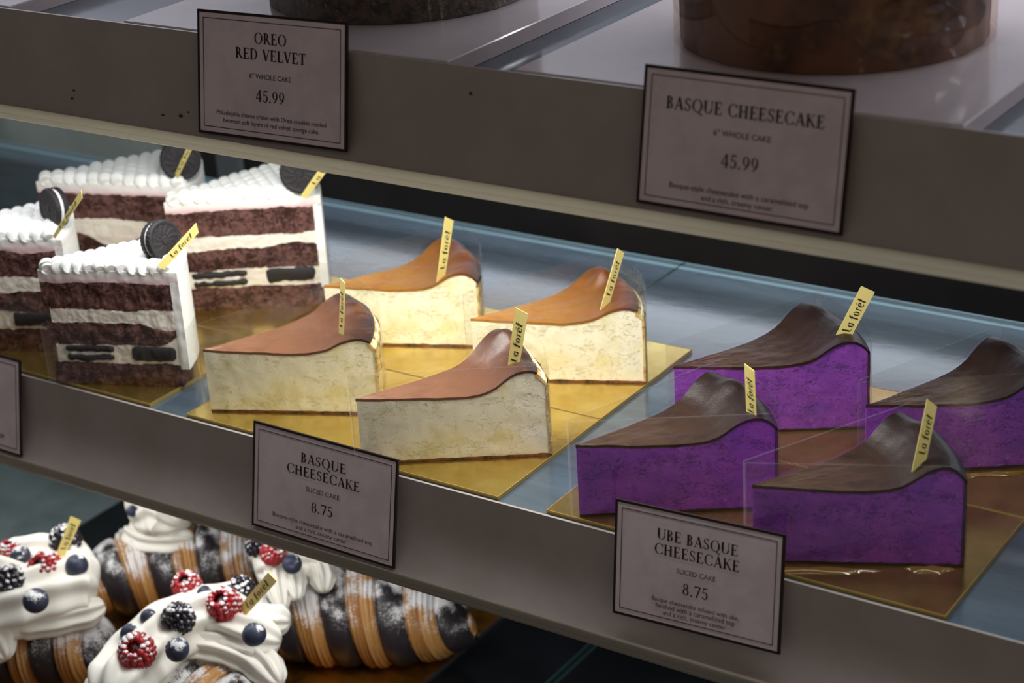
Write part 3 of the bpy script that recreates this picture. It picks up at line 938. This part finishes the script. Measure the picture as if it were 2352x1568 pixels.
# syrup pools round the purple slices
for n_, (x, y, rx, ry, rz, lab) in enumerate(((0.176, 0.0135, .030, .0030, 26, 'golden syrup pool along the foot of the front right purple slice'), (0.2235, 0.0395, .012, .0035, 26, 'golden syrup drop at the crust corner of the front right purple slice'), (0.215, 0.149, .022, .0025, 34, 'golden syrup pool along the foot of the rear right purple slice'))):
    mb = MB()
    mb.grid(28, 7, lambda u, v: (rx * v * math.cos(2 * pi * u) * (1 + .15 * math.sin(6 * pi * u)), ry * v * math.sin(2 * pi * u) * (1 + .3 * math.sin(10 * pi * u + 1)), 0.0012 * math.sqrt(max(0, 1 - v ** 3))), cu=True)
    o = mb.build('syrup_pool', M['syrup'], None, True)
    o.location = (x, y, 0.00185); o.rotation_euler = (0, 0, R_(rz))
    tag(o, lab, 'syrup')

# ------------------------------------------------------------------ red velvet slices
def cookie(parent, ctr, nrm, up, r=0.0128, gap=0.0024):
    """Chocolate sandwich cookie standing in the cream: two embossed wafers and the cream between."""
    n = Vector(nrm).normalized()
    u = Vector(up); u = (u - n * u.dot(n)).normalized()
    s = u.cross(n)
    c = Vector(ctr)
    t = bpy.data.objects.new('sandwich_cookie', None)
    COL.objects.link(t)
    t.parent = parent
    t.empty_display_size = 0.01
    def pos(a, rr, d):
        return c + (s * math.cos(a) + u * math.sin(a)) * rr + n * d
    for sg in (1, -1):
        mb = MB()
        def rad(a):
            return r * (1 + 0.018 * math.cos(30 * a))
        def emb(a, k):
            e = 0.0
            if .80 < k < .95: e += .0004
            if .28 < k < .72: e += .0005 * max(0, math.sin(a * 12 + k * 9)) * (1 if math.sin(k * 40) > -.3 else .3)
            if k < .2: e += .0006
            return e
        rings = [0.02, .1, .19, .22, .3, .36, .42, .5, .56, .62, .70, .76, .81, .88, .94, .97, 1.0]
        nr = len(rings); ns = 90
        vs_ = []
        for k in rings:
            for j in range(ns):
                a = 2 * pi * j / ns
                vs_.append(pos(a, rad(a) * k, sg * (gap / 2 + .0032 + emb(a, k) - (.0008 if k > .98 else 0))))
        for j in range(ns):
            a = 2 * pi * j / ns
            vs_.append(pos(a, rad(a), sg * (gap / 2)))
        for j in range(ns):
            vs_.append(pos(2 * pi * j / ns, r * .3, sg * (gap / 2)))
        fs = []
        for i in range(nr + 1):
            for j in range(ns):
                f = (i * ns + j, i * ns + (j + 1) % ns, (i + 1) * ns + (j + 1) % ns, (i + 1) * ns + j)
                fs.append(f if sg < 0 else f[::-1])
        fs.append(tuple(range(ns)) if sg > 0 else tuple(range(ns - 1, -1, -1)))
        mb.add(vs_, fs)
        mb.build('wafer', M['cookie'], t, 'auto')
    mb = MB()
    ns = 48
    vs_ = [pos(2 * pi * j / ns, r * .93, d) for d in (-gap / 2, gap / 2) for j in range(ns)]
    mb.add(vs_, [(j, (j + 1) % ns, ns + (j + 1) % ns, ns + j) for j in range(ns)] + [tuple(range(ns)), tuple(range(2 * ns - 1, ns - 1, -1))])
    mb.build('cookie_cream', M['cookie_cream'], t, 'auto')
    return t


def velvet_slice(key, label, T, a, w, L, ck, seed, hh=1.0, dip=()):
    z0 = 0.0019
    t = thing('red_velvet_slice', label, 'cake slice', (T[0], T[1], z0), R_(a), 'red velvet slices')
    w = R_(w)
    def wv(k, r, th):
        s = 0.0016 * fbm(r + seed * 3.1, th * .07, k * .7 + seed, 30) + 0.0007 * fbm(r, th * .1, k + seed, 260)
        for lk, dr, dd, ds in dip:
            if lk == k:
                s += dd * math.exp(-((r - dr) / ds) ** 2)
        return s
    Z = [0.0, .0155, .0280, .0435, .0528, .0712]
    Z = [z * hh for z in Z]
    f = [(lambda k: (lambda r, th: Z[k] + (wv(k, r, th) if k else 0)))(k) for k in range(6)]
    Li = L - 0.0055
    def lay(name, k, m, R1, rough, inset=0.0, n=14):
        mb = MB()
        wedge(mb, 0.001 + inset, R1, w - inset * .2, f[k], f[k + 1], 130, 14, n, rough, seed + k, 0, inset * .4)
        return mb.build(name, M[m], t, 'auto')
    lay('sponge_layer', 0, 'sponge', Li, 0.0013)
    lay('cream_layer', 1, 'filling', Li, 0.0007, 0.004)
    lay('sponge_layer', 2, 'sponge', Li, 0.0013)
    lay('cream_layer', 3, 'filling', Li, 0.0006, 0.004)
    lay('sponge_layer', 4, 'sponge', Li, 0.0013)
    # cookie pieces showing in the lower cream
    for x0, x1, zc, inner in ((.008, .052, .0218, True), (.056, .096, .0222, False)):
        mb = MB()
        def blob(lo, hi, z0_, z1_, y0_, y1_, mi=0):
            def fn(u, v):
                an = 2 * pi * v
                sq = lambda c: math.copysign(abs(c) ** .3, c)
                x = lo + (hi - lo) * u
                e = min(1, 6 * min(u, 1 - u) + .15)
                yy = (y0_ + y1_) / 2 + (y1_ - y0_) / 2 * sq(math.cos(an)) * e
                zz = (z0_ + z1_) / 2 + (z1_ - z0_) / 2 * sq(math.sin(an)) * e
                k = fbm(x + seed, an * .004, z0_, 160) * .0008
                return (x, yy + k, zz + k + (x - lo) * 0.02)
            mb.grid(26, 14, fn, mi, cv=True)
        xx0, xx1 = x0 * L / .1, x1 * L / .1
        if inner:
            blob(xx0, xx1, (zc - .0054) * hh, (zc - .0011) * hh, -0.0014, 0.012)
            blob(xx0, xx1, (zc + .0011) * hh, (zc + .0054) * hh, -0.0014, 0.012)
            blob(xx0 + .002, xx1 - .004, (zc - .0016) * hh, (zc + .0016) * hh, -0.0008, 0.011, 1)
        else:
            blob(xx0, xx1, (zc - .0050) * hh, (zc + .0052) * hh, -0.0014, 0.012)
        mb.build('cookie_piece', [M['cookie'], M['cookie_cream']], t, True)
    # cream coat over the round back
    mb = MB()
    lo = lambda r, th: (.0125 + .0015 * fbm(th * .1, seed, 0, 60)) * hh
    wedge(mb, Li - 0.0002, L, w, lo, lambda r, th: Z[5] + 0.003, 5, 28, 26, 0.0008, seed)
    mb.build('cream_coat', M['cream'], t, 'auto')
    # top cream slab and the piped ropes across it
    mb = MB()
    ztop = Z[5] + .0078
    wedge(mb, 0.0008, L, w, f[5], lambda r, th: ztop, 130, 16, 8, 0.0004, seed)
    mb.at = [max(0.0, min(1.0, (p[2] - Z[5]) / .0078)) for p in mb.v]
    nslab = len(mb.v)
    nrid = 12
    for i in range(nrid):
        d = 0.004 + (L - 0.0075) * (i + .5) / nrid
        th0, th1 = -0.0, w
        hw = w / 2
        dm = d * math.cos(hw) / 1.0
        p0 = Vector((d, 0.0004, ztop)); p1 = Vector((d * math.cos(w), d * math.sin(w) - .0004, ztop))
        rr = .0056
        k = max(6, int((p1 - p0).length / .0028))
        path, rad = [], []
        dirv = (p1 - p0)
        ln = dirv.length
        for j in range(k + 1):
            u = j / k
            e = min(u * ln, (1 - u) * ln)
            path.append(p0 + dirv * u + Vector((0, 0, .0012 + .0005 * math.sin(j * 2.1 + i))))
            rad.append(rr * math.sqrt(max(0.22, min(1, (e + .0012) / .0034))) * (1 + .05 * math.sin(j * 1.7 + i * 2.3)))
        mb.tube(path, rad, 14)
    mb.at += [1.0] * (len(mb.v) - len(mb.at)) if len(mb.at) < len(mb.v) else []
    mb.at = [1.0 if i >= nslab else a_ for i, a_ in enumerate(mb.at)]
    mb.build('piped_frosting', M['frosting'], t, 'auto', 's')
    # garnish cookie
    inv = (Matrix.Translation(t.location) @ t.rotation_euler.to_matrix().to_4x4()).inverted()
    cookie(t, inv @ Vector(ck[0]), inv.to_3x3() @ Vector(ck[1]), ck[2], ck[3])
    wrap_film(t, L, w, 0.040)
    name_pick(key, t)
    return t


velvet_slice('rv_front', 'front red velvet slice, nearest the shelf edge beside the cheesecakes', (-0.3500, -0.0010), 22.0, 40, 0.0930, ((-.2841, .0443, .0935), (.98, -.08, .22), (0, .1, 1), .0130), 11, 0.975, [(3, .082, -.004, .012), (2, .095, .01, .012)])
velvet_slice('rv_right', 'tall rear red velvet slice standing left of the plain cheesecakes', (-0.3591, 0.1233), 33.1, 42, 0.1065, ((-.2811, .1775, .0965), (.45, -.85, .15), (0, .1, 1), .0140), 12, 1.0, [(3, .086, .0028, .012), (2, .05, .0012, .02), (4, .100, .001, .01)])
velvet_slice('rv_back', 'rear left red velvet slice, farthest back, dimly lit', (-0.4765, 0.1185), 18.5, 42, 0.1175, ((-.376, .1624, .0970), (.65, -.6, .15), (0, .1, 1), .0140), 13, 1.0, [(3, .055, -.012, .018)])
velvet_slice('rv_left', 'red velvet slice cut off by the left edge, its cookie turned sideways', (-0.4702, -0.0004), 23.0, 40, 0.1075, ((-.3915, .0579, .0945), (-.30, -1, .10), (0, .1, 1), .0130), 14, 1.0, [(3, .06, -.003, .014), (5, .08, -.0015, .01)])

# ------------------------------------------------------------------ whole cakes on the upper shelf
t = thing('whole_cake', 'whole dark crumb coated cake on the marble board, mostly above the frame', 'cake', (-0.135, 0.117, 0.2453))
mb = MB()
Rw = .0765
mb.grid(120, 40, lambda u, v: (lambda q: (q * math.cos(2 * pi * u), q * math.sin(2 * pi * u), 0.0004 + .088 * v))(Rw + .0012 * fbm(math.cos(2 * pi * u) * .08, math.sin(2 * pi * u) * .08, .088 * v, 150)), cu=True, flip=False)
mb.grid(120, 8, lambda u, v: (Rw * v * math.cos(2 * pi * u), Rw * v * math.sin(2 * pi * u), 0.0884), cu=True)
mb.build('crumb_coating', M['crumb'], t, True)
mb = MB()
mb.grid(96, 10, lambda u, v: ((Rw - .002) * v * math.cos(2 * pi * u), (Rw - .002) * v * math.sin(2 * pi * u), 0.0886 + .004 * math.sqrt(max(0, 1 - v ** 6))), cu=True)
mb.build('cream_top', M['cream'], t, True)
mb = MB()
mb.grid(96, 2, lambda u, v: ((Rw + .0028) * math.cos(2 * pi * u), (Rw + .0028) * math.sin(2 * pi * u), 0.0003 + .080 * v), cu=True)
mb.build('clear_collar', M['film'], t, True)

t = thing('whole_cake', 'whole glossy brown cheesecake in a clear collar on the marble board', 'cake', (0.131, 0.122, 0.2453))
mb = MB()
Rw = .0765
def wr(u, z):
    return Rw + .0009 * math.sin(2 * pi * u * 23) * (.3 + z / .07) + .0006 * fbm(math.cos(2 * pi * u) * .08, math.sin(2 * pi * u) * .08, z, 40)
mb.grid(200, 24, lambda u, v: (wr(u, .068 * v) * math.cos(2 * pi * u), wr(u, .068 * v) * math.sin(2 * pi * u), .0004 + .068 * v), cu=True)
mb.build('cake_side', M['whole_side'], t, True)
mb = MB()
mb.grid(120, 24, lambda u, v: (wr(u, .068) * v * math.cos(2 * pi * u), wr(u, .068) * v * math.sin(2 * pi * u), .055 + .0135 * v ** 6), cu=True, at=lambda u, v: v)
mb.build('caramelised_top', M['skin'], t, True, 's')
mb = MB()
# collar: a clear strip lapped round the cake, its free end curling off on the left
pts = []
for i in range(150):
    a = R_(172) + 2 * pi * i / 142
    r = Rw + .0032 + .0006 * i / 149
    pts.append((r * math.cos(a), r * math.sin(a)))
pts.insert(0, (pts[0][0] - .006, pts[0][1] + .004))
n = len(pts)
def crease(i, z):  # creases shaped to catch the added bulbs as warm streaks
    x, y = pts[i]
    a = math.atan2(y, x)
    k = math.exp(-((a + .55) / .42) ** 2)
    f = 1 + k * (.0007 * math.sin(2 * pi * (z / .021 + a * 2.6)) + .0004 * math.sin(2 * pi * (z / .013 - a * 1.7))) / (Rw + .003)
    return (x * f, y * f, z)
nz = 40
zs = [.0004 + .0776 * k / (nz - 1) for k in range(nz)]
fine = []
for i in range(n - 1):
    m_ = 4
    for q in range(m_):
        fine.append((pts[i][0] + (pts[i + 1][0] - pts[i][0]) * q / m_, pts[i][1] + (pts[i + 1][1] - pts[i][1]) * q / m_))
fine = [fine[0]] + [(lambda r, a: (r * math.cos(a), r * math.sin(a)))(Rw + .0035, math.atan2(y, x)) if 4 < i else (x, y) for i, (x, y) in enumerate(fine[1:])]
pts = fine
n = len(pts)
mb.add([crease(i, z) for i in range(n) for z in zs], [(i * nz + k, (i + 1) * nz + k, (i + 1) * nz + k + 1, i * nz + k + 1) for i in range(n - 1) for k in range(nz - 1)])
mb.build('clear_collar', M['film_brown'], t, True)

# ------------------------------------------------------------------ croissants on the deck
def berry(kind, parent, c, r, seed):
    rnd = random.Random(seed)
    mb = MB()
    if kind == 'blueberry':
        ax = Vector((rnd.uniform(-.5, .7), rnd.uniform(-1, .2), rnd.uniform(.2, 1))).normalized()
        q = ax.to_track_quat('Z', 'Y')
        def fn(u, v):
            ph = pi * v
            a = 2 * pi * u
            rr = r
            k = ph / .42
            if k < 1:
                rr = r * (1 - .16 * (1 - k ** 2) + .07 * math.exp(-((k - .95) / .12) ** 2) * (1 + .6 * math.cos(5 * a)))
            p = q @ Vector((rr * math.sin(ph) * math.cos(a), rr * math.sin(ph) * math.sin(a), rr * math.cos(ph) * .93))
            return (c[0] + p.x, c[1] + p.y, c[2] + p.z)
        mb.grid(30, 26, fn, cu=True)
    else:
        ax = Vector((rnd.uniform(-.3, .6), rnd.uniform(-.9, 0), rnd.uniform(.5, 1))).normalized()
        q = ax.to_track_quat('Z', 'Y')
        hole = kind == 'raspberry'
        rows = 8 if hole else 6
        for i in range(rows):
            ph = (.62 if hole else .15) + (pi * .92 - .62) * i / (rows - 1)
            rs = r * .84 * math.sin(ph)
            dr = r * (.20 if hole else .27)
            n = max(1, int(round(2 * pi * rs / (dr * 1.55))))
            for j in range(n):
                a = 2 * pi * (j + .5 * (i % 2)) / n + rnd.uniform(-.06, .06)
                p = q @ Vector((rs * math.cos(a), rs * math.sin(a), r * .95 * math.cos(ph)))
                mb.sphere((c[0] + p.x, c[1] + p.y, c[2] + p.z), dr * rnd.uniform(.92, 1.08), 9, 6)
        p = q @ Vector((0, 0, -.1 * r))
        mb.sphere((c[0] + p.x, c[1] + p.y, c[2] + p.z), r * (.60 if hole else .8), 14, 9)
    return mb.build(kind, M[kind], parent, True)


def croissant(label, ctr, ang, Lc, Rm, bend, cream, berries, key=None, seed=0, tilt=0.0):
    zb = ZD + 0.0028
    t = thing('striped_croissant', label, 'croissant', (ctr[0], ctr[1], zb), R_(ang), 'striped croissants with berries and cream')
    N = 8
    mb = MB()
    def fn(u, v, want=False):
        x = -1 + 2 * u
        phi = 2 * pi * v
        # wraps run slightly aslant round the body
        q = (x * .5 + .5) * N + .35 * math.sin(phi + .6)
        fr = q - math.floor(q)
        if want:
            return (.5 + .5 * fr) if int(math.floor(q)) % 2 else .48 * fr
        env = max(0.02, 1 - abs(x) ** 2.3) ** .62
        step = .90 + .10 * (1 - abs(2 * fr - 1) ** 2.4) - .05 * math.exp(-(fr / .06) ** 2)
        if not int(math.floor(q)) % 2:
            step -= .045 * math.exp(-((fr - .5) / .05) ** 2) + .02 * math.sin(fr * 38)
        r = Rm * env * step * (1 + .03 * fbm(x * .07 + seed, phi * .01, 0, 60))
        cx = x * Lc / 2
        cy = -bend * x * x
        # lateral direction tilts with the curve
        dx, dy = 1, -4 * bend * x / Lc
        ln = math.hypot(dx, dy); dx /= ln; dy /= ln
        sy, sz = r * math.cos(phi), r * .92 * math.sin(phi)
        z = Rm * .86 + sz - (1 - env) * Rm * .30
        return (cx - dy * sy, cy + dx * sy, max(0.0003, z))
    mb.grid(260, 84, fn, cv=True, at=lambda u, v: fn(u, v, True))
    mb.build('pastry', M['croissant'], t, True, 's')
    inv = (Matrix.Translation(t.location) @ t.rotation_euler.to_matrix().to_4x4()).inverted()
    mb = MB()
    for pts, r0, amp in cream:
        P = [inv @ Vector(p) for p in pts]
        # smooth the way the bag moved
        n = (len(P) - 1) * 14
        path, rad = [], []
        for i in range(n + 1):
            s = i / n * (len(P) - 1)
            k = min(int(s), len(P) - 2)
            f = s - k
            p0, p1, p2, p3 = P[max(k - 1, 0)], P[k], P[k + 1], P[min(k + 2, len(P) - 1)]
            path.append(.5 * ((2 * p1) + (p2 - p0) * f + (2 * p0 - 5 * p1 + 4 * p2 - p3) * f * f + (3 * p1 - p0 - 3 * p2 + p3) * f ** 3))
            e = min(1.0, (i + .5) / 7, (n - i + .5) / 12)
            rad.append(r0 * math.sqrt(max(.04, e)) * (1 + .03 * math.sin(i * .5)))
        mb.tube(path, rad, 56, 8, amp, .035)
    if cream:
        mb.build('whipped_cream', M['whipped'], t, True)
    for i, (k, x, y, z, r) in enumerate(berries):
        p = inv @ Vector((x, y, z))
        berry(k, t, (p.x, p.y, p.z), r, seed * 31 + i)
    if key:
        name_pick(key, t, 0.05 if key == 'cr_left' else 0.06, 0.84)
    return t


zc = -0.170
B_left = [('raspberry', -0.3977, 0.0043, -0.150, .0115), ('blackberry', -0.4057, -0.0214, -0.150, .0112), ('blueberry', -0.3708, -0.0306, -0.150, .0087), ('blueberry', -0.3801, 0.0163, -0.150, .0080), ('blackberry', -0.4124, 0.0370, -0.150, .0112), ('raspberry', -0.4361, 0.0068, -0.150, .0085), ('blueberry', -0.4252, 0.0071, -0.150, .0072)]
B_front = [('raspberry', -0.2663, -0.0432, -0.150, .0122), ('raspberry', -0.2542, 0.0262, -0.150, .0118), ('raspberry', -0.2924, 0.0319, -0.150, .0105), ('blackberry', -0.2696, -0.0014, -0.150, .0104), ('blueberry', -0.2447, -0.0292, -0.150, .0080), ('blueberry', -0.2127, 0.0075, -0.150, .0080), ('blueberry', -0.2881, -0.0095, -0.150, .0057), ('blackberry', -0.2574, 0.0467, -0.150, .0087), ('blueberry', -0.2846, -0.0301, -0.150, .0067), ('blueberry', -0.2758, 0.0307, -0.150, .0052)]
B_right = [('raspberry', -0.2700, 0.0943, -0.150, .0092), ('blueberry', -0.2482, 0.0881, -0.150, .0068), ('blackberry', -0.2867, 0.0963, -0.150, .0078)]
B_back = [('raspberry', -0.4089, 0.1150, -0.155, .0089), ('blueberry', -0.4079, 0.0985, -0.155, .0044)]
V = lambda *a: list(a)
croissant('left striped croissant under berries and cream, cut off by the left edge', (-0.424, -0.004), 25, .145, .040, .008,
          [(V((-.447, .006, -.162), (-.429, .022, -.162), (-.412, .034, -.164), (-.391, .038, -.168)), .016, .16),
           (V((-.424, -.040, -.170), (-.408, -.022, -.168), (-.396, .000, -.168), (-.386, .021, -.170), (-.378, .030, -.174)), .022, .13),
           (V((-.450, -.020, -.170), (-.432, -.010, -.166), (-.415, .008, -.166)), .020, .15),
           (V((-.402, -.028, -.180), (-.386, -.010, -.181), (-.374, .010, -.182), (-.368, .024, -.182)), .010, .20),
           (V((-.420, -.036, -.180), (-.404, -.042, -.188), (-.394, -.045, -.195)), .011, .2)], B_left, 'cr_left', 1)
croissant('front striped croissant, cream heaped with most berries, cut by the bottom edge', (-0.250, -0.008), -3, .160, .038, -.022,
          [(V((-.270, -.072, -.174), (-.279, -.036, -.170), (-.282, .000, -.168), (-.272, .027, -.168), (-.258, .042, -.170), (-.242, .046, -.172)), .021, .14),
           (V((-.290, .004, -.172), (-.280, .030, -.170), (-.264, .048, -.170)), .013, .2),
           (V((-.258, .034, -.166), (-.243, .040, -.165), (-.228, .047, -.166), (-.221, .051, -.167)), .0095, .15),
           (V((-.268, .020, -.170), (-.250, .026, -.168), (-.232, .027, -.168), (-.216, .034, -.172)), .0135, .18),
           (V((-.276, .002, -.176), (-.256, .012, -.176), (-.236, .017, -.178), (-.218, .018, -.182), (-.202, .014, -.188)), .0105, .22)], B_front, 'cr_front', 2)
croissant('right striped croissant with white sugar, largest visible, beside the dark deck', (-0.238, 0.138), 27, .172, .041, .012,
          [(V((-.287, .092, -.170), (-.277, .105, -.168), (-.263, .122, -.168), (-.246, .128, -.170)), .016, .2),
           (V((-.286, .108, -.168), (-.268, .092, -.170), (-.252, .078, -.182)), .0085, .22),
           (V((-.272, .112, -.168), (-.257, .097, -.170), (-.247, .088, -.178)), .0075, .22),
           (V((-.258, .124, -.168), (-.243, .111, -.172), (-.237, .105, -.178)), .0075, .22)], B_right, None, 3)
croissant('rear striped croissant, farthest back, half hidden by the lower shelf edge', (-0.398, 0.128), 36, .158, .040, .012,
          [(V((-.417, .104, -.170), (-.408, .116, -.166), (-.393, .120, -.166), (-.380, .118, -.170)), .018, .17),
           (V((-.428, .112, -.182), (-.408, .108, -.184), (-.392, .114, -.184), (-.378, .126, -.184)), .011, .2)], B_back, None, 4)
